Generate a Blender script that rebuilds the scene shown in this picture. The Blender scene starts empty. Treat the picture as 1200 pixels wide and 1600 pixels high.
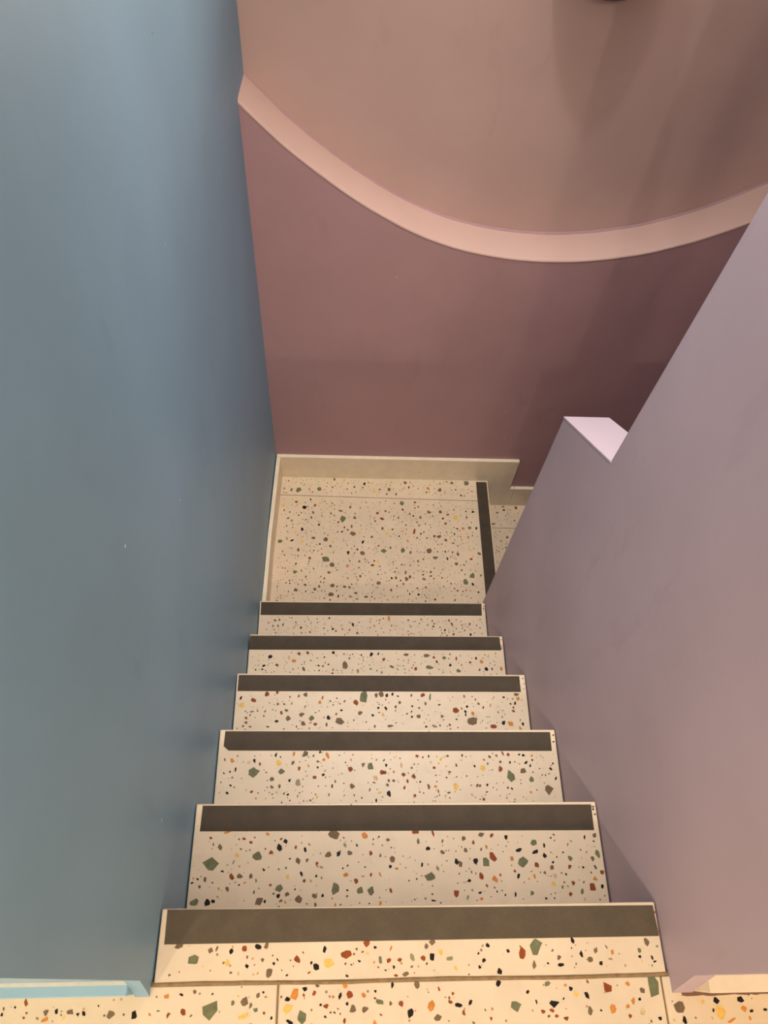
import bpy, bmesh, math, random
from mathutils import Matrix, Vector

SC = bpy.context.scene
C = SC.collection
random.seed(11)

# ------------------------------------------------------------------ camera
cam = bpy.data.objects.new('camera', bpy.data.cameras.new('camera'))
C.objects.link(cam)
cam.data.sensor_fit = 'VERTICAL'
cam.data.sensor_height = 36.0
cam.data.lens = 26.654
cam.data.clip_start = 0.02
cam.matrix_world = Matrix((
    (0.997945, -0.017720, -0.061583, 0.2667),
    (-0.015419, 0.866383, -0.499142, -0.0570),
    (0.062199, 0.499065, 0.864329, 1.3662),
    (0, 0, 0, 1)))
SC.camera = cam

# ------------------------------------------------------------------ light
SC.view_settings.view_transform = 'Standard'
SC.view_settings.look = 'None'
SC.view_settings.gamma = 1.0
SC.view_settings.use_curve_mapping = False
SC.view_settings.exposure = -0.2
world = bpy.data.worlds.new('world'); SC.world = world
world.use_nodes = True
world.node_tree.nodes['Background'].inputs['Color'].default_value = (1.0, 0.8, 0.6, 1)
world.node_tree.nodes['Background'].inputs['Strength'].default_value = 0.02

WARM = (1.0, 0.87, 0.68)
def lamp(name, kind, loc, energy, color=WARM, size=0.05, size_y=None, aim=None):
    d = bpy.data.lights.new(name, kind); d.energy = energy; d.color = color
    if kind == 'AREA':
        d.shape = 'RECTANGLE'; d.size = size; d.size_y = size_y or size
    else:
        d.shadow_soft_size = size
    o = bpy.data.objects.new(name, d); C.objects.link(o); o.location = loc
    if aim is not None:
        o.rotation_euler = (Vector(aim) - Vector(loc)).to_track_quat('-Z', 'Y').to_euler()
    return o
# spots of the upper room's ceiling, an added soft fill over the stairwell, a lamp further back in the upper room
COOL = (1.0, .93, .85)
lamp('ceiling_spot', 'POINT', (0.03, -1.90, 2.50), 52, size=0.022)
lamp('ceiling_spot', 'POINT', (0.61, -1.70, 2.50), 40, size=0.022)
lamp('pendant_bulb', 'POINT', (-0.90, -1.30, 1.85), 56, size=0.025)
lamp('ceiling_panel', 'AREA', (0.40, -0.40, 2.54), 4, size=0.5, size_y=0.5, aim=(0.40, -0.40, 0))
lamp('stairwell_fill', 'AREA', (0.52, 1.00, 2.54), 20, size=0.8, size_y=1.1, aim=(0.52, 1.00, 0), color=COOL)  # added soft fill for the stairwell, not an actual ceiling panel
dl = lamp('stair_fill', 'SPOT', (0.52, 1.00, 2.54), 235, size=0.06, aim=(0.52, 1.00, 0), color=COOL)  # added spot that brightens the landing and treads, no real fixture
dl.data.spot_size = math.radians(51); dl.data.spot_blend = 1.0
lamp('room_lamp', 'POINT', (0.615, -3.6, 1.30), 70, size=0.03)
lamp('room_fill', 'AREA', (0.4, -2.2, 2.54), 4, size=2.0, size_y=2.0, aim=(0.4, -2.2, 0))  # added broad fill for the ambient light of the upper room

# ------------------------------------------------------------------ sizes (metres; x right, y down the flight, z up)
W = 0.8                     # stair width
R = 0.2219                  # riser
YK = [0.003, 0.194, 0.393, 0.600, 0.797, 1.005]      # nosings
ZL = -6 * R                 # lower landing
YW = 1.677                  # lower pink wall
YU = YW + 0.115             # upper pink wall, set back by the ledge
YE = 1.030                  # end of the right wall
YV = 0.760                  # upright edge of its tall portion
TH = 0.109                  # its thickness
TOP = 2.60

# ------------------------------------------------------------------ materials
def new_mat(name):
    m = bpy.data.materials.new(name); m.use_nodes = True
    nt = m.node_tree; b = nt.nodes['Principled BSDF']
    return m, nt, b
def srgb(r, g, b):
    f = lambda c: ((c/255+0.055)/1.055)**2.4 if c/255 > 0.04045 else c/255/12.92
    return (f(r), f(g), f(b), 1)
def noise(nt, scale, detail=4, rough=0.5, coord=None, stretch=None):
    n = nt.nodes.new('ShaderNodeTexNoise'); n.inputs['Scale'].default_value = scale
    n.inputs['Detail'].default_value = detail; n.inputs['Roughness'].default_value = rough
    tc = nt.nodes.new('ShaderNodeTexCoord'); mp = nt.nodes.new('ShaderNodeMapping')
    if stretch: mp.inputs['Scale'].default_value = stretch
    nt.links.new(tc.outputs['Object'], mp.inputs['Vector']); nt.links.new(mp.outputs[0], n.inputs['Vector'])
    return n
def ramp(nt, src, stops):
    r = nt.nodes.new('ShaderNodeValToRGB'); nt.links.new(src, r.inputs['Fac'])
    e = r.color_ramp.elements
    while len(e) < len(stops): e.new(0.5)
    for el, (p, c) in zip(e, stops): el.position = p; el.color = c
    return r
def mix(nt, fac, a, b, mode='MIX'):
    m = nt.nodes.new('ShaderNodeMix'); m.data_type = 'RGBA'; m.blend_type = mode
    for s, v in ((m.inputs[0], fac), (m.inputs[6], a), (m.inputs[7], b)):
        if hasattr(v, 'is_output'): nt.links.new(v, s)
        else: s.default_value = v
    return m.outputs[2]
def bump(nt, b, src, strength, dist=0.001):
    n = nt.nodes.new('ShaderNodeBump'); n.inputs['Strength'].default_value = strength; n.inputs['Distance'].default_value = dist
    nt.links.new(src, n.inputs['Height']); nt.links.new(n.outputs[0], b.inputs['Normal'])
def scale_c(c, k): return (c[0]*k, c[1]*k, c[2]*k, 1)

def paint(name, col, smudge, rough=0.55, var=0.07, spec=0.3):
    """matt wall paint: cloudy tone, roller grain, faint upright scuffs"""
    m, nt, b = new_mat(name)
    n1 = noise(nt, 2.6, 5, 0.55)
    base = ramp(nt, n1.outputs['Fac'], [(0.3, scale_c(col, 1-var)), (0.7, scale_c(col, 1+var))]).outputs[0]
    n2 = noise(nt, 9, 6, 0.62, stretch=(1.3, 1.3, 0.45))
    f = ramp(nt, n2.outputs['Fac'], [(0.60, (0, 0, 0, 1)), (0.80, (.36, .36, .36, 1))]).outputs[0]
    base = mix(nt, f, base, smudge)
    n4 = noise(nt, 70, 4, 0.7, stretch=(1, 1, .12))
    f2 = ramp(nt, n4.outputs['Fac'], [(0.70, (0, 0, 0, 1)), (0.80, (.16, .16, .16, 1))]).outputs[0]
    base = mix(nt, f2, base, scale_c(col, 1.35))
    nt.links.new(base, b.inputs['Base Color'])
    b.inputs['Roughness'].default_value = rough; b.inputs['Specular IOR Level'].default_value = spec
    n3 = noise(nt, 420, 2, 0.5); bump(nt, b, n3.outputs['Fac'], 0.12, 0.0006)
    return m
def plain(name, col, rough=0.5, var=0.06, scale=30, spec=0.4, bmp=0.08):
    m, nt, b = new_mat(name)
    n = noise(nt, scale, 5, 0.6)
    nt.links.new(ramp(nt, n.outputs['Fac'], [(0.3, scale_c(col, 1-var)), (0.7, scale_c(col, 1+var))]).outputs[0], b.inputs['Base Color'])
    b.inputs['Roughness'].default_value = rough; b.inputs['Specular IOR Level'].default_value = spec
    bump(nt, b, n.outputs['Fac'], bmp, 0.0008)
    return m
def terrazzo(name, col):
    """cream cement matrix: soft clouds, faint stains and a dust of chips under 2 mm (the chips proper are inlaid pieces)"""
    m, nt, b = new_mat(name)
    n = noise(nt, 11, 6, 0.6)
    base = ramp(nt, n.outputs['Fac'], [(0.3, scale_c(col, .93)), (0.7, scale_c(col, 1.05))]).outputs[0]
    st = noise(nt, 26, 5, 0.65)
    base = mix(nt, ramp(nt, st.outputs['Fac'], [(0.60, (0, 0, 0, 1)), (0.78, (.28, .28, .28, 1))]).outputs[0], base, scale_c(col, .62))
    v = nt.nodes.new('ShaderNodeTexVoronoi'); v.inputs['Scale'].default_value = 95
    tc = nt.nodes.new('ShaderNodeTexCoord'); nt.links.new(tc.outputs['Object'], v.inputs['Vector'])
    sep = nt.nodes.new('ShaderNodeSeparateColor'); nt.links.new(v.outputs['Color'], sep.inputs[0])
    size = nt.nodes.new('ShaderNodeMath'); size.operation = 'MULTIPLY_ADD'      # radius per cell, most cells empty
    nt.links.new(sep.outputs[0], size.inputs[0]); size.inputs[1].default_value = 0.52; size.inputs[2].default_value = -0.32
    lt = nt.nodes.new('ShaderNodeMath'); lt.operation = 'LESS_THAN'
    nt.links.new(v.outputs['Distance'], lt.inputs[0]); nt.links.new(size.outputs[0], lt.inputs[1])
    tint = ramp(nt, sep.outputs[1], [(0.0, srgb(120, 95, 75)), (0.4, srgb(150, 130, 105)), (0.7, srgb(170, 110, 75)), (1.0, srgb(205, 165, 115))]).outputs[0]
    base = mix(nt, lt.outputs[0], base, tint)
    nt.links.new(base, b.inputs['Base Color'])
    b.inputs['Roughness'].default_value = 0.42; b.inputs['Specular IOR Level'].default_value = 0.4
    bump(nt, b, n.outputs['Fac'], 0.05, 0.0008)
    return m
def strip_stone(name, col):
    m, nt, b = new_mat(name)
    n = noise(nt, 24, 6, 0.62)
    base = ramp(nt, n.outputs['Fac'], [(0.3, scale_c(col, .86)), (0.7, scale_c(col, 1.14))]).outputs[0]
    n2 = noise(nt, 520, 3, 0.6)
    base = mix(nt, ramp(nt, n2.outputs['Fac'], [(0.56, (0, 0, 0, 1)), (0.70, (.5, .5, .5, 1))]).outputs[0], base, scale_c(col, 1.5))
    n3 = noise(nt, 60, 4, 0.7)
    base = mix(nt, ramp(nt, n3.outputs['Fac'], [(0.68, (0, 0, 0, 1)), (0.72, (.55, .55, .55, 1))]).outputs[0], base, scale_c(col, .6))
    base = mix(nt, ramp(nt, noise(nt, 150, 3, .7).outputs['Fac'], [(0.72, (0, 0, 0, 1)), (0.76, (.6, .6, .6, 1))]).outputs[0], base, scale_c(col, 2.2))
    nt.links.new(base, b.inputs['Base Color']); b.inputs['Roughness'].default_value = 0.7
    b.inputs['Specular IOR Level'].default_value = 0.2
    bump(nt, b, n2.outputs['Fac'], 0.15, 0.0004)
    return m

M = {}
M['blue'] = paint('blue_paint', srgb(130, 168, 196), srgb(109, 133, 168), 0.5)
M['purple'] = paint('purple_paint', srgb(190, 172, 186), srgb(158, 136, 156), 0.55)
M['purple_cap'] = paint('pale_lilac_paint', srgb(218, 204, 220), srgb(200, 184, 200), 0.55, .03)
M['pink'] = paint('mauve_paint', srgb(177, 142, 148), srgb(152, 115, 124), 0.55)
M['pink_up'] = paint('dusty_pink_paint', srgb(190, 163, 158), srgb(170, 140, 138), 0.55)
M['ledge'] = paint('ledge_paint', srgb(208, 177, 168), srgb(190, 158, 150), 0.5, .04)
M['skirting_blue'] = paint('light_blue_paint', srgb(150, 186, 206), srgb(130, 160, 180), 0.45, .05)
M['ceiling'] = paint('ceiling_paint', srgb(222, 214, 202), srgb(205, 198, 188), 0.7, .02)
M['room'] = paint('room_paint', srgb(205, 192, 176), srgb(190, 176, 160), 0.7, .03)
M['cream'] = plain('cream_stone', srgb(238, 224, 200), 0.45, .06, 18)
M['caulk'] = plain('pale_caulk', srgb(206, 206, 196), 0.6, .06, 60)
M['terrazzo'] = terrazzo('cream_terrazzo', srgb(223, 204, 178))
M['strip'] = strip_stone('taupe_stone', srgb(72, 63, 53))
M['strip_dusty_lit'] = strip_stone('dusty_lit_taupe_stone', srgb(86, 76, 62))  # top strip: its dust and the brighter light there put into the colour
M['grout'] = plain('brown_grout', srgb(142, 116, 82), 0.9, .25, 90)
M['mortar'] = plain('mortar', srgb(120, 90, 74), 0.9, .15, 60)
M['metal'] = plain('dark_metal', srgb(40, 36, 36), 0.4, .04, 60)
M['fleck'] = plain('white_plaster', srgb(238, 232, 224), 0.8, .03, 100)
M['scuff'] = plain('brown_scuff', srgb(120, 98, 80), 0.8, .1, 100)
M['mark'] = plain('dark_mark', srgb(48, 46, 52), 0.8, .03, 100)
CHIP_COL = dict(G=(112, 114, 84), S=(150, 144, 110), M=(118, 98, 74), K=(34, 27, 22), R=(142, 72, 34),
                O=(204, 132, 62), Y=(232, 190, 104), P=(206, 180, 138))
CHIP_KEYS = list(CHIP_COL)
def chip_mat(k):
    m, nt, b = new_mat('chip_stone_' + {'G': 'green', 'S': 'sage', 'M': 'grey', 'K': 'black', 'R': 'rust', 'O': 'ochre', 'Y': 'yellow', 'P': 'pale'}[k])
    c = srgb(*CHIP_COL[k]); n = noise(nt, 90, 5, 0.65)
    nt.links.new(ramp(nt, n.outputs['Fac'], [(0.3, scale_c(c, .78)), (0.7, scale_c(c, 1.2))]).outputs[0], b.inputs['Base Color'])
    b.inputs['Roughness'].default_value = 0.5; b.inputs['Specular IOR Level'].default_value = 0.12
    return m
CHIP_MATS = [chip_mat(k) for k in CHIP_KEYS]

# ------------------------------------------------------------------ builders
def obj(name, bm, mats, parent=None, smooth=False):
    me = bpy.data.meshes.new(name)
    bmesh.ops.recalc_face_normals(bm, faces=bm.faces[:])
    bm.to_mesh(me); bm.free()
    for m in (mats if isinstance(mats, (list, tuple)) else [mats]): me.materials.append(m)
    if smooth:
        for p in me.polygons: p.use_smooth = True
    o = bpy.data.objects.new(name, me); C.objects.link(o)
    if parent: o.parent = parent
    return o
def tag(o, label=None, cat=None, kind=None, group=None):
    if label: o['label'] = label
    if cat: o['category'] = cat
    if kind: o['kind'] = kind
    if group: o['group'] = group
    return o
def empty(name, loc=(0, 0, 0)):
    o = bpy.data.objects.new(name, None); C.objects.link(o); o.location = loc; o.empty_display_size = .1
    return o
def box(x0, x1, y0, y1, z0, z1, bev=0.0, seg=1, bm=None):
    bm = bm or bmesh.new()
    r = bmesh.ops.create_cube(bm, size=1.0)
    for v in r['verts']:
        v.co = Vector((x0 + (v.co.x+.5)*(x1-x0), y0 + (v.co.y+.5)*(y1-y0), z0 + (v.co.z+.5)*(z1-z0)))
    if bev:
        es = list({e for v in r['verts'] for e in v.link_edges})
        bmesh.ops.bevel(bm, geom=es, offset=bev, segments=seg, affect='EDGES', profile=.5)
    return bm
def prism(pts, axis, a, b, bev=0.0, bm=None):
    """pts: 2-D outline; axis 'x' -> (y,z) outline, 'y' -> (x,z), 'z' -> (x,y); extruded from a to b"""
    bm = bm or bmesh.new()
    def co(p, t): return {'x': (t, p[0], p[1]), 'y': (p[0], t, p[1]), 'z': (p[0], p[1], t)}[axis]
    v0 = [bm.verts.new(co(p, a)) for p in pts]; v1 = [bm.verts.new(co(p, b)) for p in pts]
    f = [bm.faces.new(v0), bm.faces.new(v1[::-1])]
    n = len(pts)
    for i in range(n): f.append(bm.faces.new((v0[i], v0[(i+1) % n], v1[(i+1) % n], v1[i])))
    if bev:
        bmesh.ops.bevel(bm, geom=list({e for x in f for e in x.edges}), offset=bev, segments=1, affect='EDGES')
    return bm

CHIPS = {
  222: """41,87,28,24,G 126,100,21,17,G 271,136,21,17,M 331,134,12,17,O 262,101,13,12,M 384,91,11,14,M 293,117,7,11,S 170,44,13,13,G 276,43,16,20,G 322,38,14,14,G 343,38,13,14,G 208,25,13,13,M 237,30,12,8,M 135,22,16,12,M 186,34,9,8,M 175,23,9,7,M 40,22,10,11,K 51,24,8,6,K 16,22,14,11,G 81,64,9,11,R 315,55,9,9,R 295,66,10,7,O 217,110,6,10,K 204,90,8,12,M 211,68,5,13,K 179,125,8,8,K 113,124,8,5,R 99,130,7,5,R 88,101,9,7,Y 75,44,7,9,M 117,65,7,9,M 97,65,12,9,M 170,31,7,8,K 380,38,5,9,R 240,85,5,10,R 217,56,7,7,R 229,56,4,7,O 186,63,6,9,Y 376,126,10,7,M 140,76,6,7,K 146,23,6,5,K 9,55,7,5,K 19,61,6,4,K 23,48,5,7,M 221,91,6,8,M 144,138,7,5,O 67,142,12,5,O 380,79,6,5,K 392,75,7,4,O 248,79,9,4,S 36,132,6,5,R 431,140,15,10,R 464,138,5,14,R 454,110,9,8,K 481,103,9,7,M 508,86,9,13,K 515,83,9,12,M 384,91,11,14,M 456,61,20,15,G 565,84,15,20,G 579,94,12,17,R 554,60,9,13,R 580,55,12,11,O 591,62,6,5,R 530,53,8,7,K 504,32,11,12,R 580,132,8,8,R 543,120,6,8,R 524,127,9,9,M 662,119,14,12,G 631,105,13,7,K 663,102,12,7,K 681,95,8,10,K 637,85,21,18,G 616,90,8,10,O 663,79,8,11,R 626,60,5,9,K 696,83,6,5,K 719,62,6,4,K 731,90,9,10,G 728,75,8,8,R 731,47,7,8,R 785,131,11,12,M 786,98,8,15,G 775,89,8,10,M 778,74,6,10,M 790,65,10,9,R 775,53,9,9,O 767,39,12,15,R 746,32,7,10,G 787,40,6,9,K 795,37,7,5,K 723,28,7,7,R 709,40,4,7,M 649,30,7,12,G 617,29,4,9,K 549,32,7,4,K 461,20,10,4,K 379,38,5,9,R 376,126,11,8,M 559,134,13,8,M 380,79,7,5,K 796,81,8,15,S 526,106,8,9,M 678,65,6,6,M 657,59,7,8,O 691,21,5,4,K 675,21,5,4,K""",
  666: """86,542,12,16,R 51,526,15,12,R 114,548,10,10,R 18,532,7,11,K 4,508,11,12,K 21,512,17,16,Y 190,542,15,12,M 348,537,23,30,G 395,543,14,15,M 381,540,9,12,M 326,521,11,17,R 141,499,11,8,M 146,478,14,13,M 183,488,15,11,M 207,478,15,15,G 282,470,25,18,M 187,463,14,12,M 253,480,9,12,K 249,462,6,12,M 338,493,13,12,M 116,470,10,8,K 127,493,8,10,R 35,478,8,9,R 36,466,8,7,R 29,457,5,8,K 93,456,11,4,K 288,499,8,6,K 219,462,11,8,R 206,466,10,6,O 372,486,8,7,K 386,506,8,6,K 257,524,6,5,K 275,532,5,6,K 265,514,5,6,K 117,516,6,9,R 134,516,7,5,R 154,518,6,10,S 47,456,9,5,M 47,495,5,5,K 52,496,5,5,K 64,497,4,5,K 509,541,15,10,R 787,575,10,13,R 597,500,17,14,R 642,471,26,23,M 642,491,9,12,O 696,457,16,12,R 725,466,11,12,K 744,463,16,14,O 777,463,7,8,K 768,544,16,11,M 771,531,10,11,O 755,498,9,9,R 756,508,6,6,R 661,518,7,10,M 559,484,8,9,M 537,457,16,8,S 419,458,18,8,M 495,484,12,9,M 410,541,10,11,K 434,509,7,9,M 445,521,6,9,M 528,535,6,24,G 515,518,6,12,M 628,510,6,9,K 623,496,6,8,K 623,488,5,8,K 463,490,9,4,K 440,538,9,4,K 731,536,8,6,K 749,518,5,6,K 796,485,7,6,K 794,498,7,6,K 578,461,7,8,R 693,514,5,10,O 514,456,8,6,K 552,515,9,4,K 673,508,4,8,K""",
  444: """86,296,25,21,G 150,298,15,15,G 202,337,15,16,M 254,334,9,18,O 246,324,10,6,O 176,336,7,13,O 175,317,8,9,M 190,304,7,9,R 232,307,6,6,K 226,285,8,8,R 169,278,6,8,K 188,274,14,14,S 130,281,10,11,M 130,264,8,11,M 307,303,11,10,R 337,313,11,12,M 354,309,17,14,G 380,296,10,12,R 311,265,12,13,M 46,303,5,11,K 20,294,6,4,K 33,298,5,5,K 37,268,6,6,K 3,307,10,19,G 5,331,8,8,M 85,254,9,7,R 147,265,6,11,M 237,341,5,7,K 362,273,7,4,M 143,317,12,12,Y 365,283,13,13,P 680,286,24,32,G 658,302,10,16,R 615,304,18,14,Y 710,298,15,12,M 728,278,12,15,G 766,256,19,26,M 550,263,13,15,Y 463,332,8,9,R 430,290,9,11,R 453,286,9,11,R 407,296,8,6,O 388,295,8,8,R 439,276,6,10,R 431,261,6,9,R 390,311,6,8,K 502,305,8,6,R 537,295,8,6,M 534,331,8,6,M 634,330,6,9,M 650,332,6,7,M 665,338,5,12,M 704,335,6,6,K 714,333,7,7,K 719,316,10,6,K 735,322,5,6,K 728,309,5,7,K 776,302,7,7,K 783,314,5,5,K 681,317,4,7,K 597,309,5,7,K 658,318,7,7,M 620,323,7,6,O 586,266,5,5,K 600,266,6,9,M 606,265,7,8,R 671,260,5,6,K 680,258,5,6,K 577,286,5,5,M 487,262,7,14,M 503,264,7,5,O 407,277,9,6,M 396,277,6,7,M 455,313,5,5,M 468,274,5,4,K 425,312,6,12,P 519,324,7,11,Y 533,250,8,4,M 723,250,7,6,O""",
  0: """59,-68,17,14,G 35,-49,14,8,M 115,-57,7,7,K 136,-53,8,9,R 156,-51,11,6,K 169,-50,6,10,M 259,-56,6,10,K 293,-63,17,11,R 217,-69,11,9,R 247,-80,10,11,K 265,-76,16,14,Y 84,-55,9,8,M 93,-53,4,7,M 141,-77,6,6,K 164,-69,5,6,M 325,-50,11,9,R 338,-55,5,5,K 359,-73,7,7,R 376,-72,7,6,R 367,-82,5,5,K 370,-93,8,6,R 363,-56,3,10,O 187,-69,5,3,K 313,-73,5,4,K 292,-76,5,3,R 25,-87,4,5,M 117,-85,4,5,M 117,-51,6,3,O 74,-76,5,3,Y 240,-74,5,5,K 236,-87,5,3,R 202,-90,5,3,K 294,-92,6,4,K 305,-63,5,3,R 309,-57,4,5,M 92,-134,24,27,G 51,-134,9,9,R 65,-109,6,5,M 46,-112,8,4,K 92,-112,3,4,K 24,-114,9,7,O 123,-124,6,6,G 140,-123,10,14,M 150,-128,4,10,G 158,-134,9,6,G 141,-141,17,6,Y 160,-115,6,8,M 29,-138,4,7,R 63,-139,4,5,M 14,-132,4,5,G 182,-144,4,4,K 216,-115,12,17,O 231,-108,8,7,K 245,-114,6,7,R 205,-121,8,7,K 229,-116,5,5,R 249,-104,8,4,M 205,-133,16,11,Y 228,-144,15,16,G 209,-149,12,6,K 284,-118,6,11,K 290,-116,5,6,K 298,-117,11,10,R 292,-104,8,9,O 263,-131,8,9,R 255,-129,4,5,K 320,-118,8,6,O 304,-135,10,11,M 321,-136,12,9,M 343,-127,13,7,G 341,-103,12,7,O 364,-105,4,9,K 361,-129,5,7,M 376,-130,9,8,R 281,-134,5,3,R 276,-139,3,5,K 346,-143,3,5,R 337,-122,4,5,R 236,-98,6,3,K 270,-139,3,5,R 262,-144,5,3,K 291,-149,4,8,R 195,-118,4,5,M 592,-57,21,21,G 570,-67,11,18,R 548,-63,6,6,K 560,-67,5,10,K 532,-90,9,8,K 508,-75,6,7,K 413,-71,9,7,R 419,-55,7,8,M 455,-72,10,7,S 396,-70,7,11,S 385,-91,9,9,M 441,-63,9,9,Y 516,-55,6,6,K 501,-84,5,6,K 500,-65,5,4,K 587,-83,6,12,M 583,-94,13,10,M 629,-83,11,5,K 628,-73,6,7,M 653,-50,5,9,K 678,-77,8,9,M 688,-65,7,11,M 694,-82,6,6,K 715,-67,6,10,O 710,-76,8,4,S 759,-66,7,7,G 758,-74,6,5,K 773,-54,7,13,M 778,-76,4,8,K 796,-71,8,5,K 799,-87,7,4,K 708,-97,11,4,K 749,-98,7,7,M 673,-94,5,7,M 796,-54,8,7,O 781,-81,6,3,K 428,-49,9,8,M 402,-105,10,10,M 390,-142,10,12,K 423,-133,11,16,O 432,-148,12,9,M 451,-124,5,5,R 452,-129,7,5,R 465,-133,12,5,K 483,-130,5,9,K 528,-106,9,8,K 472,-143,5,8,R 457,-118,5,4,R 552,-136,15,14,G 612,-134,15,10,K 605,-108,11,6,G 641,-115,6,7,K 648,-122,9,7,Y 665,-124,7,10,K 699,-115,13,16,R 703,-142,10,13,O 667,-145,7,14,M 629,-153,8,6,R 727,-140,6,6,O 728,-152,7,6,R 754,-120,11,7,M 669,-106,6,4,R 684,-144,4,4,K 749,-147,10,10,P 773,-116,20,29,G 775,-156,8,6,K 732,-110,9,7,O 608,-143,8,5,R 594,-144,7,6,R 614,-150,7,4,R 513,-151,5,7,R 602,-150,4,5,M 809,-143,19,16,M 868,-134,12,9,K 872,-150,16,16,Y 861,-147,5,5,K 910,-146,10,8,O 908,-134,10,11,K 921,-149,8,4,K 886,-161,19,4,O 846,-136,8,5,Y 943,-148,7,4,K 813,-158,7,12,K 916,-158,5,6,O -149,-131,9,8,M -134,-130,6,7,K -114,-131,10,7,M -102,-134,5,5,K -94,-133,6,7,K -55,-134,14,12,M -20,-137,9,11,K -149,-140,10,6,O -195,-123,4,4,K -160,-138,4,6,S -127,-130,3,6,S -74,-124,3,3,K -212,-132,4,5,K""",
  1331: """291,1464,25,34,G 227,1282,31,27,G 250,1258,21,24,M 454,1321,24,23,G 105,1598,30,20,G 191,1607,17,20,G 331,1397,20,20,M 369,1311,21,17,M 105,1224,21,17,G 42,1358,22,18,G 25,1218,15,19,G 112,1147,17,16,M 248,1131,24,18,M 253,1166,16,18,M 433,1180,20,15,M 223,1369,16,19,M 173,1375,15,13,M 280,1502,21,10,M 339,1471,14,16,M 147,1169,13,10,M 186,1151,13,11,M 300,1162,14,12,M 319,1160,12,12,M 345,1578,16,12,M 298,1575,14,11,M 133,1517,16,16,K 175,1527,10,13,R 98,1542,12,10,R 313,1312,11,16,K 311,1252,13,15,O 409,1257,16,10,R 417,1276,8,9,K 451,1469,16,12,R 432,1495,13,15,R 451,1423,10,14,M 271,1449,8,14,R 253,1655,10,14,R 295,1655,15,14,Y 422,1599,18,15,Y 45,1524,15,19,Y 99,1401,14,16,Y 129,1358,15,15,Y 482,1610,13,16,M 162,1285,11,14,R 115,1320,11,15,R 239,1223,14,10,M 408,1384,13,14,M 359,1402,10,12,Y 468,1400,16,14,Y 432,1273,15,11,Y 276,1121,8,15,K 324,1122,17,12,S 343,1136,13,11,M 384,1121,14,13,M 348,1112,12,10,S 481,1151,9,12,R 361,1209,10,11,M 33,1318,11,8,R 68,1464,14,8,M 89,1362,14,9,K 127,1414,12,18,K 200,1348,10,7,K 484,1202,8,10,K 534,1545,21,22,G 532,1323,20,24,G 805,1216,21,28,G 777,1190,20,24,G 646,1503,18,17,G 663,1294,21,13,M 636,1324,20,23,M 681,1389,20,13,M 663,1392,13,12,M 810,1432,14,16,G 841,1315,14,20,M 755,1311,13,16,M 744,1268,13,16,M 612,1199,19,15,G 542,1200,14,20,M 557,1209,11,16,R 812,1648,24,21,G 550,1645,17,15,M 696,1611,18,19,M 647,1618,12,15,O 749,1649,14,13,M 581,1410,9,30,R 589,1550,13,11,M 693,1506,15,15,M 723,1493,12,12,R 829,1508,12,12,K 702,1475,10,11,K 711,1451,13,12,R 753,1479,21,22,Y 781,1430,15,13,O 749,1517,11,10,O 805,1289,12,10,R 710,1290,7,15,K 707,1374,14,11,R 737,1361,10,8,R 588,1133,9,11,K 640,1230,14,10,M 530,1178,8,11,R 479,1151,9,10,R 652,1113,10,9,R 633,1383,11,7,R 469,1402,19,17,Y 539,1426,9,7,Y 601,1440,8,12,M 742,1151,10,9,M 580,1484,8,11,K 763,1240,8,9,R 639,1213,12,6,K 609,1218,11,7,K 504,1170,6,7,K 519,1388,8,8,K 481,1609,15,15,M 460,1324,8,23,G""",
  1531: """1009,1654,16,9,M 1067,1648,13,17,R 958,1565,20,10,M 1007,1541,11,14,O 1029,1541,15,14,K 1013,1499,10,18,R 981,1624,14,9,M 1012,1638,10,11,K""",
  888: """299,700,18,26,M 184,738,10,12,R 144,711,16,12,O 380,733,12,14,K 648,683,16,12,G 559,694,24,12,G 552,732,20,12,M 607,724,14,10,G 489,734,16,10,M 443,695,16,8,M 517,689,10,10,R 723,712,14,15,O 737,690,12,14,K 70,725,14,12,K 91,699,10,10,R 52,696,10,8,K 419,719,10,12,R 218,697,8,8,K 688,710,8,8,R""",
  1109: """73,941,21,30,G 548,902,26,22,G 295,910,13,14,R 609,935,18,11,G 712,903,11,8,O 695,938,11,11,R 765,910,13,14,M 399,942,10,11,M 192,912,10,8,M""",
}

def chip_poly(bm, x, y, z, w, h, k, rng):
    """a shard lying flush in the slab: irregular outline, edges standing 0.3 mm clear of the matrix"""
    n = rng.choice((5, 6, 6, 7, 8)) if max(w, h) > .007 else rng.choice((4, 5, 5, 6))
    tilt = rng.uniform(-.45, .45) if max(w, h) > .007 else rng.uniform(0, 3.14)
    a0 = rng.uniform(0, 6.28); top = []
    for i in range(n):
        a = a0 + 6.283*(i + rng.uniform(-.38, .38))/n; s = rng.uniform(.70, 1.2)
        px, py = math.cos(a)*w/2*s, math.sin(a)*h/2*s
        top.append((x + px*math.cos(tilt) - py*math.sin(tilt), y + px*math.sin(tilt) + py*math.cos(tilt)))
    f = bm.faces.new([bm.verts.new((p[0], p[1], z + .0003)) for p in top])
    f.material_index = CHIP_KEYS.index(k)
    f.normal_update()
    if f.normal.z < 0: f.normal_flip()
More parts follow.
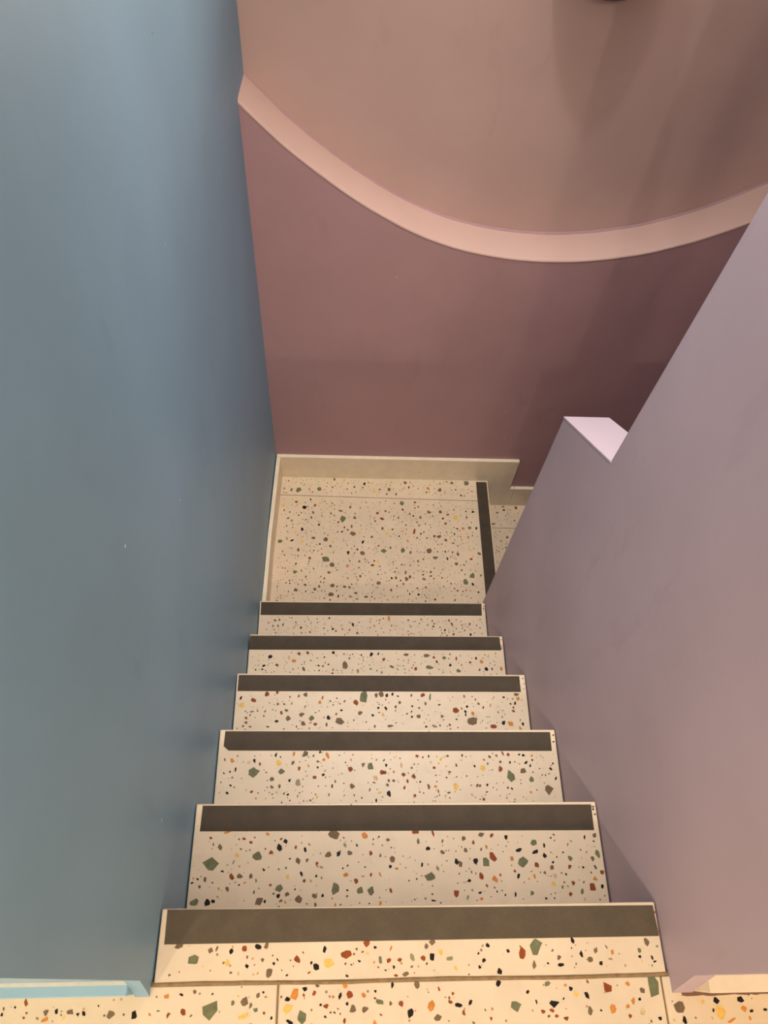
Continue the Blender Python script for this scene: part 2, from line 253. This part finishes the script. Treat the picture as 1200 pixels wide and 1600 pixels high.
def chips_on(parent, key, x0, x1, y0, y1, z, density, seed, y_fill=None, small=1.0, over=0.0):
    """inlaid shards of one slab, one joined part: the large ones where the photograph has them, the small ones scattered"""
    rng = random.Random(seed); bm = bmesh.new(); big = []
    for t in CHIPS.get(key, '').split():
        a = t.split(','); x, y, w, h = (float(v)/1000 for v in a[:4])
        if x0 + w*.3 < x < x1 - w*.3 and y0 + h*.3 < y < y1 + over - h*.3:
            w = min(w, 2*(min(x-x0, x1-x))*1.0); h = min(h, 2*min(y-y0, y1+over+.002-y))
            if min(w, h) < .002 or any((x-a)**2 + (y-b)**2 < (c*.9)**2 for a, b, c in big): continue
            w *= 1.08; h *= 1.08
            chip_poly(bm, x, y, z, w, h, a[4], rng); big.append((x, y, max(w, h)*.6))
    ya, yb = y_fill or (y0, y1)
    for i in range(int(density*(x1-x0)*(yb-ya))):
        w = min(.010, .0016*small*math.exp(abs(rng.gauss(0, .62)))); h = w*rng.uniform(.8, 2.0)
        x = rng.uniform(x0+.007, x1-.007); y = rng.uniform(ya+.007, yb-.007)
        if any((x-a)**2 + (y-b)**2 < (c+max(w, h)*.6)**2 for a, b, c in big): continue
        big.append((x, y, max(w, h)*.6))
        k = rng.choices(CHIP_KEYS, (6, 8, 24, 27, 20, 10, 7, 8))[0]
        chip_poly(bm, x, y, z, w, h, k, rng)
    o = bpy.data.meshes.new('stone_chips'); bm.to_mesh(o); bm.free()
    for m in CHIP_MATS: o.materials.append(m)
    ob = bpy.data.objects.new('stone_chips', o); C.objects.link(ob); ob.parent = parent
    ob['kind'] = 'stuff'
    return ob

# ------------------------------------------------------------------ walls
bx = [(0, -.0935), (0, .9)] + [(.022*((i/8.0)**2), .9 + (YU+.02-.9)*i/8.0) for i in range(1, 9)]
wall_left = obj('wall_left', prism(bx + [(-1.2, YU+.02), (-1.2, -.0935)], 'z', -2.3, TOP), M['blue'])
for v in wall_left.data.vertices:                      # its end leans a little, as the old plaster does
    if v.co.y < -.09: v.co.y += .033*v.co.z
tag(wall_left, 'tall grey-blue painted wall along the left side of the stairs', 'wall', 'structure')

prof = [(-.101, -2.3), (-.101, 0), (-.061, 1.15), (YV, 1.15), (YV, .160), (YE, -.052), (YE, -2.3)]
bm = prism(prof, 'x', W, W+TH)
bmesh.ops.bevel(bm, geom=[e for e in bm.edges], offset=.0025, segments=2, affect='EDGES')
wall_right = obj('wall_right', bm, M['purple'])
tag(wall_right, 'lilac-purple painted wall along the right side of the stairs', 'wall', 'structure')
# pale sloping cap of the wall's low end
d = Vector((0, YE-YV, -.212)).normalized(); nn = Vector((0, .212, YE-YV)).normalized()
bm = bmesh.new(); pts = []
for s in (.001, 1.0):
    p = Vector((0, YV, .160)).lerp(Vector((0, YE, -.052)), s)
    pts.append(p)
lo = [pts[0] - nn*.001, pts[1] - nn*.001]; hi = [pts[0] + nn*.0025, pts[1] + nn*.0025]
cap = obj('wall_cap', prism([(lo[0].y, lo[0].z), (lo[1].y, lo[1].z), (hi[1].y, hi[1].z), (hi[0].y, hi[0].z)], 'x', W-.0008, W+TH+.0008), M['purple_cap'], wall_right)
cap['label'] = 'pale lilac sloping top of the low wall end'

# pink wall: thick lower portion whose top sags in a wave, thinner upper portion behind it
curve = [(-.02, .320), (.015, .285), (.069, .228), (.128, .169), (.207, .102), (.291, .037), (.38, -.021), (.473, -.072), (.568, -.110), (.664, -.135), (.78, -.151),
         (.895, -.153), (1.006, -.142), (1.13, -.115), (1.213, -.085), (1.292, -.050), (1.402, .013), (1.55, .115), (1.75, .27), (2.0, .45), (2.3, .60)]
def catmull(p, n=6):
    out = []
    for i in range(len(p)-1):
        a, b, c, e = p[max(i-1, 0)], p[i], p[i+1], p[min(i+2, len(p)-1)]
        for j in range(n):
            t = j/n
            out.append(tuple(.5*((2*b[k]) + (c[k]-a[k])*t + (2*a[k]-5*b[k]+4*c[k]-e[k])*t*t + (3*b[k]-a[k]-3*c[k]+e[k])*t**3) for k in (0, 1)))
    return out + [p[-1]]
cv = catmull(curve)
x_in = .020
cvl = [p for p in cv if p[0] > x_in - .05]
wall_back = obj('wall_back', prism(cvl + [(2.3, -2.3), (cvl[0][0], -2.3)], 'y', YW, YU), M['pink'])
tag(wall_back, 'mauve pink lower wall facing the stairs under the curved ledge', 'wall', 'structure')
bm = bmesh.new(); prev = None
# ledge: a 4 mm skin over the wave with a slightly rounded front lip
ring = []
for i, (x, z) in enumerate(cvl):
    a = cvl[max(i-1, 0)]; b = cvl[min(i+1, len(cvl)-1)]
    t = Vector((b[0]-a[0], b[1]-a[1])).normalized(); n2 = Vector((-t.y, t.x))
    row = []
    for (yy, h) in ((YW-.0015, -.003), (YW-.0015, .001), (YW+.001, .0032), (YW+.0035, .004), (YU+.001, .004)):
        row.append(bm.verts.new((x + n2.x*h, yy, z + n2.y*h)))
    ring.append(row)
for r0, r1 in zip(ring, ring[1:]):
    for j in range(4): bm.faces.new((r0[j], r0[j+1], r1[j+1], r1[j]))
ledge = obj('trim_1', bm, M['ledge'], None, True)
# uneven plaster line where the ledge meets the upper wall
bm = bmesh.new(); rng = random.Random(8); rows = []; wob = 0
for i, (x, z) in enumerate(cvl):
    wob = wob*.8 + rng.uniform(-.0008, .0008)
    rows.append([bm.verts.new((x, YU - .0055 + wob, z + .0035)), bm.verts.new((x, YU - .003 + wob, z + .0085)), bm.verts.new((x, YU + .001, z + .0100))])
for r0, r1 in zip(rows, rows[1:]):
    for j in range(2): bm.faces.new((r0[j], r0[j+1], r1[j+1], r1[j]))
obj('plaster_joint', bm, M['pink'], ledge, True)
tag(ledge, 'pale pink curved ledge sagging across the pink wall', 'ledge', 'structure')
wall_upper = obj('wall_back_upper', box(-.02, 2.3, YU, YU+.1, -2.3, TOP), M['pink_up'])
tag(wall_upper, 'dusty pink upper wall set back above the curved ledge', 'wall', 'structure')

# the rest of the shell, beyond the frame
for nm, b_, m, lb in (
        ('ceiling', (-2.2, 2.4, -4.1, YU+.1, TOP, TOP+.1), 'ceiling', 'off-white ceiling over stairs and upper room'),
        ('wall_front', (W+TH, 2.4, -.098, -.005, -2.3, TOP), 'purple', 'lilac wall facing the upper room right of the stairs'),
        ('wall_far', (2.3, 2.4, -.005, YU+.1, -2.3, TOP), 'pink_up', 'pink wall closing the lower flight at the right'),
        ('wall_rear', (-2.2, 2.4, -4.1, -4.0, 0, TOP), 'room', 'pale rear wall of the upper room'),
        ('wall_room_left', (-2.2, -2.1, -4.0, -.105, 0, TOP), 'room', 'pale left wall of the upper room'),
        ('wall_room_right', (2.3, 2.4, -4.0, -.105, 0, TOP), 'room', 'pale right wall of the upper room'),
        ('wall_room_front', (-2.2, -1.2, -.105, -.005, 0, TOP), 'blue', 'blue wall facing the upper room left of the stairs')):
    tag(obj(nm, box(*b_), M[m]), lb, nm.split('_')[0], 'structure')
for v in bpy.data.objects['wall_front'].data.vertices:   # in one plane with the leaning wall end beside it
    if v.co.y < -.05: v.co.y += .0348*v.co.z
blocker = obj('light_blocker', box(.628, .95, -2.15, -1.95, 0, TOP), M['room'])  # added unseen to cut the room lamp's light into an upright shadow edge
tag(blocker, 'pale pillar added unseen in the upper room to cut the lamp light', 'blocker', 'structure')

# ------------------------------------------------------------------ upper floor
floor = obj('floor', box(-2.2, 2.4, -4.0, -.0945, -.12, -.0035), M['grout'])
tag(floor, 'cream terrazzo tile floor of the upper room at stair head', 'floor', 'structure')
JX = [.190 - .597*3, .190 - .597*2, .190 - .597, .190, .787, 1.384, 1.981]
def tile(parent, x0, x1, y0, y1, z, th=.02, bev=.0012):
    return obj('tile', box(x0, x1, y0, y1, z-th, z, bev), M['terrazzo'], parent)
ys = [-.0995, -.702, -1.30, -1.90, -2.5, -3.1, -3.7]
ti = 0
for yi, (ya, yb) in enumerate(zip(ys, ys[1:])):
    for xa, xb in zip(JX, JX[1:]):
        x0, x1, y0, y1 = xa+.0015, xb-.0015, yb+.0015, ya-.0015
        t = tile(floor, x0, x1, y0, y1, 0)
        if yi < 3 and -1.1 < xa < 1.5:
            chips_on(t, 0, x0, x1, y0, y1, 0, 1700, 40+ti, small=1.7)
        ti += 1
# skirtings of the two wall ends, the painted filler at the corners
sk = obj('baseboard_left', box(-1.2, -.022, -.1105, -.0925, 0, .06, .0015), M['skirting_blue'])
tag(sk, 'light blue painted skirting at the foot of the blue wall end', 'skirting', 'structure')
obj('caulk_bead', box(-1.2, -.022, -.0965, -.0905, .0595, .0612), M['caulk'], sk)
fl = obj('corner_filler', prism([(-.0910, .085), (-.0700, .085), (-.0700, 0), (-.1140, 0), (-.1085, .018), (-.1000, .050)], 'x', -.0225, -.0006), M['blue'], wall_left)
sk = obj('baseboard_right', box(.832, 2.3, -.1215, -.0975, 0, .07, .0015), M['cream'])
tag(sk, 'cream stone skirting at the foot of the purple wall end', 'skirting', 'structure')
fl = obj('corner_filler', prism([(-.0985, .095), (-.0850, .095), (-.0850, 0), (-.1235, 0), (-.1175, .02), (-.1080, .058)], 'x', .8005, .8325), M['purple'], wall_right)
rng = random.Random(21); bm = bmesh.new(); rows = []
for i in range(60):                                      # grime gathered on the floor along the cream skirting
    x = .815 + .5*i/59; wv = rng.uniform(0, .0022)
    rows.append([bm.verts.new((x, -.1212, .0012)), bm.verts.new((x, -.1262 - wv, .0009)), bm.verts.new((x, -.1268 - wv, .0001))])
for r0, r1 in zip(rows, rows[1:]):
    for j in range(2): bm.faces.new((r0[j], r0[j+1], r1[j+1], r1[j]))
obj('grime_line', bm, M['mortar'], floor)

# ------------------------------------------------------------------ main staircase
stairs = empty('staircase', (0, 0, 0))
tag(stairs, 'cream terrazzo staircase with dark anti-slip strips between blue and purple walls', 'staircase')
STRIP = [((.011, .0015), (.793, -.002), (.012, -.046), (.795, -.046)), ((.015, .1905), (.787, .1885), (.014, .144), (.786, .1405)),
         ((.015, .389), (.785, .387), (.014, .345), (.784, .343)), ((.007, .5955), (.781, .5955), (.007, .551), (.781, .551)),
         ((.004, .7925), (.787, .794), (.003, .747), (.789, .750)), ((.007, 1.000), (.785, 1.002), (.008, .952), (.783, .957))]
core = [(YK[0]-.09, -.024)]
for k in range(6):
    core += [(YK[k]-.018, -k*R-.024), (YK[k]-.018, -(k+1)*R-.024)]
core += [(YK[5]-.018, -2.0), (YK[0]-.09, -2.0)]
obj('stair_core', prism(core, 'x', .004, W-.004), M['mortar'], stairs)
for k in range(6):
    z = -k*R; y1 = YK[k]; y0 = (y1 - .1005) if k == 0 else (YK[k-1] - .0185)
    tr = obj('tread', box(.0028, W-.0032, y0, y1, z-.0225, z, .0022, 2), M['terrazzo'], stairs)
    bxs = box(.0035, W-.0035, y1-.018, y1-.006, -(k+1)*R+.0005, z-.023)
    obj('riser', bxs, M['terrazzo'], stairs)
    (a, b, c, e) = STRIP[k]
    o2 = [a, b, e, c] if k != 2 else [a, b, e, (c[0]+.012, c[1]), (c[0], c[1]+.010)]
    obj('anti_slip_strip', prism(o2, 'z', z-.001, z+.0008, 0), M['strip_dusty_lit' if k == 0 else 'strip'], tr)
    lo_y = max(y0, y1 - .098) if k == 0 else y0 + .012
    chips_on(tr, int(round(k*R*1000)), .006, W-.006, lo_y, min(c[1], e[1])-.0005, z, 3300 if k < 4 else 5500, 7+k, small=1.45 if k < 4 else 1.8, over=.02)
    # slivers of chips beside the strip ends
    rng = random.Random(90+k); bm = bmesh.new()
    for _ in range(3):
        chip_poly(bm, rng.uniform(.790, .7925) if k else .7935, y1 - rng.uniform(.008, .044), z, .004, .006, rng.choice('RKMO'), rng)
    me = bpy.data.meshes.new('edge_chips'); bm.to_mesh(me); bm.free()
    for m in CHIP_MATS: me.materials.append(m)
    eo = bpy.data.objects.new('edge_chips', me); C.objects.link(eo); eo.parent = tr; eo['kind'] = 'stuff'
# bed of brown grout between the stair head and the floor tiles, slightly wavy
rng = random.Random(3); bm = bmesh.new(); n = 40; rows = []
for i in range(n+1):
    x = .001 + (W-.002)*i/n; wv = .0012*math.sin(i*.35) + rng.uniform(-.0004, .0004)
    rows.append([bm.verts.new((x, -.0965 + wv, .0002)), bm.verts.new((x, -.0978 + wv, .0014)), bm.verts.new((x, -.1002 + wv, .0013)), bm.verts.new((x, -.1018 + wv, .0002))])
for r0, r1 in zip(rows, rows[1:]):
    for j in range(3): bm.faces.new((r0[j], r0[j+1], r1[j+1], r1[j]))
obj('grout_line', bm, M['grout'], floor, True)

# ------------------------------------------------------------------ lower landing
land = obj('floor_landing', box(0.024, .900, 1.000, YW, ZL-.14, ZL-.021), M['mortar'])
tag(land, 'cream terrazzo landing floor at the foot of the stairs', 'floor', 'structure')
XE = .903
main = obj('tile', prism([(.003, .992), (XE, .992), (XE, 1.5605), (.003, 1.5735)], 'z', ZL-.02, ZL, .001), M['terrazzo'], land)
back = obj('tile', prism([(.003, 1.5760), (XE, 1.5630), (XE, YW-.001), (.003, YW-.001)], 'z', ZL-.02, ZL, .001), M['terrazzo'], land)
obj('grout_line', prism([(.003, 1.5725), (XE, 1.5595), (XE, 1.5640), (.003, 1.5770)], 'z', ZL-.018, ZL-.0012), M['grout'], land)
chips_on(main, 1331, .030, .848, 1.030, 1.562, ZL, 4000, 71, small=1.75)
chips_on(back, 1331, .036, .853, 1.577, 1.662, ZL, 4000, 72, small=1.75)
st = obj('anti_slip_strip', prism([(.851, 1.020), (.898, 1.020), (.898, 1.656), (.853, 1.656)], 'z', ZL-.001, ZL+.0008), M['strip'], land)

# lower flight, turning right below the landing: the first step shows, two more lie behind the purple wall
low = empty('staircase', (0.9, 1.35, ZL))
tag(low, 'lower terrazzo flight descending right from the landing along the pink wall', 'staircase')
def child(name, bm, m, root):
    bmesh.ops.translate(bm, verts=bm.verts[:], vec=-root.location)
    return obj(name, bm, m, root)
R2 = .200
for i in range(3):
    z = ZL - (i+1)*R2; x0 = .888 + .262*i; x1 = x0 + .277
    t1 = child('tread', box(x0, x1, YE-.03, 1.5445, z-.022, z, .0015), M['terrazzo'], low)
    t2 = child('tread', box(x0, x1, 1.5465, YW-.001, z-.022, z, .0015), M['terrazzo'], low)
    child('riser', box(x0, x0+.012, YE-.03, YW-.001, z+.0005, z+R2-.023), M['terrazzo'], low)
    child('anti_slip_strip', box(x1-.052, x1-.005, YE-.01, 1.656, z-.001, z+.0008), M['strip'], low)
    child('stair_core', box(x0+.013, x1-.02, YE-.03, YW-.002, -2.29, z-.023), M['mortar'], low)
    if i == 0:
        for tt, (ya, yb) in ((t1, (1.2, 1.543)), (t2, (1.548, 1.66))):
            c = chips_on(tt, 1531, .905, 1.10, ya, yb, z, 4000, 80, small=1.75); c.location = -low.location
    else: pass
tag(obj('floor_bottom', box(.8, 2.3, -.005, YW, -2.4, -2.3), M['mortar']), 'dark floor below the lower flight', 'floor', 'structure')

# ------------------------------------------------------------------ skirting of the landing
bb = obj('baseboard_back', prism([(.020, ZL+.0005), (.905, ZL+.0005), (.905, ZL-R2+.0005), (1.032, ZL-R2+.0005), (1.032, -1.392), (1.010, -1.392), (1.010, -1.183), (.020, -1.183)], 'y', 1.662, YW, .0012), M['cream'])
tag(bb, 'cream stone skirting with a stepped end along the pink wall', 'skirting', 'structure')
obj('tile', box(1.033, 1.17, 1.662, YW, ZL-R2+.0005, -1.392, .0012), M['cream'], bb)
obj('tile', box(1.171, 1.43, 1.662, YW, ZL-2*R2+.0005, -1.392-R2, .0012), M['cream'], bb)
bbl = obj('baseboard_landing_left', prism([(.0005, 1.004), (.0162, 1.004), (.0200, 1.30), (.0355, 1.6615), (.0195, 1.6615), (.0065, 1.30)], 'z', ZL+.0005, -1.183, .0012), M['cream'])
tag(bbl, 'cream stone skirting along the blue wall beside the landing', 'skirting', 'structure')

# ------------------------------------------------------------------ wall lamp above the ledge, just outside the top of the picture
ZB = .612
wl = empty('wall_lamp', (.84, YU, ZB))
tag(wl, 'dark bowl-shaped wall lamp mounted on the upper pink wall', 'lamp')
bm = bmesh.new(); rows = []
for i in range(9):
    a = i/8*math.pi/2
    rr, zz = .125*math.sin(a), -.10*math.cos(a)
    rows.append([bm.verts.new((.84 + rr*math.cos(t), YU-.002 - rr*math.sin(t)*1.1, ZB + zz)) for t in [math.pi*j/16 for j in range(17)]])
for r0, r1 in zip(rows, rows[1:]):
    for j in range(16):
        try: bm.faces.new((r0[j], r0[j+1], r1[j+1], r1[j]))
        except ValueError: pass
bmesh.ops.remove_doubles(bm, verts=bm.verts[:], dist=.0004)
sh = child('shade', bm, M['metal'], wl)
for p in sh.data.polygons: p.use_smooth = True
sm = sh.modifiers.new('thick', 'SOLIDIFY'); sm.thickness = .003
child('wall_plate', box(.79, .89, YU-.012, YU-.0005, ZB-.04, ZB+.10, .002), M['metal'], wl)
WL = lamp('wall_lamp_bulb', 'POINT', (.84, YU-.06, ZB-.01), 22, size=.03)

# ------------------------------------------------------------------ small chips and marks in the paint
def fleck(wall, x, y, z, n, s, mat, name='paint_chip', stretch=1.0):
    rng = random.Random(int((x+y+z)*9973)); n = Vector(n); u = n.orthogonal().normalized(); v = n.cross(u)
    if abs(v.z) < abs(u.z): u, v = v, u
    bm = bmesh.new(); vs = []
    for i in range(7):
        a = i/7*6.283; q = rng.uniform(.7, 1.2)*s/2
        vs.append(bm.verts.new(Vector((x, y, z)) + n*.0006 + u*math.cos(a)*q + v*math.sin(a)*q*stretch))
    bm.faces.new(vs)
    obj(name, bm, mat, wall)
fleck(wall_left, 0.0000, 0.3884, 0.4977, (1, 0, 0), 0.006, M['fleck'], stretch=1)
fleck(wall_left, 0.0000, 0.8717, 0.5582, (1, 0, 0), 0.003, M['fleck'], stretch=1)
fleck(wall_left, 0.0000, 1.0432, 0.7704, (1, 0, 0), 0.0035, M['mark'], stretch=2.5)
fleck(wall_left, 0.0000, 0.1227, 0.0758, (1, 0, 0), 0.004, M['fleck'], stretch=2)
fleck(wall_left, 0.0000, 0.6079, 0.2437, (1, 0, 0), 0.002, M['fleck'], stretch=6)
fleck(wall_back, 0.8885, 1.6770, -0.8690, (0, -1, 0), 0.004, M['fleck'], stretch=1)
fleck(wall_back, 0.9182, 1.6770, -1.0402, (0, -1, 0), 0.004, M['fleck'], stretch=1)
fleck(wall_back, 0.4315, 1.6770, -0.2353, (0, -1, 0), 0.003, M['fleck'], stretch=1)
fleck(wall_back, 0.6575, 1.6770, -0.7659, (0, -1, 0), 0.004, M['mark'], stretch=0.5)
fleck(ledge, 0.3421, 1.6858, 0.0030, (0, 0, 1), 0.006, M['fleck'], stretch=1)
fleck(ledge, 0.3710, 1.7042, -0.0120, (0, 0, 1), 0.003, M['fleck'], stretch=1)
fleck(bb, 0.5164, 1.6618, -1.2727, (0, -1, 0), 0.01, M['scuff'], 'scuff_mark', 0.12)
fleck(bb, 0.6049, 1.6618, -1.2742, (0, -1, 0), 0.016, M['scuff'], 'scuff_mark', 0.1)
fleck(bb, 0.6514, 1.6618, -1.2822, (0, -1, 0), 0.008, M['scuff'], 'scuff_mark', 0.16)
fleck(bb, 0.6978, 1.6618, -1.2657, (0, -1, 0), 0.012, M['scuff'], 'scuff_mark', 0.1)
fleck(bb, 0.7594, 1.6618, -1.2830, (0, -1, 0), 0.01, M['scuff'], 'scuff_mark', 0.14)
fleck(bb, 0.5639, 1.6618, -1.2660, (0, -1, 0), 0.005, M['scuff'], 'scuff_mark', 0.2)
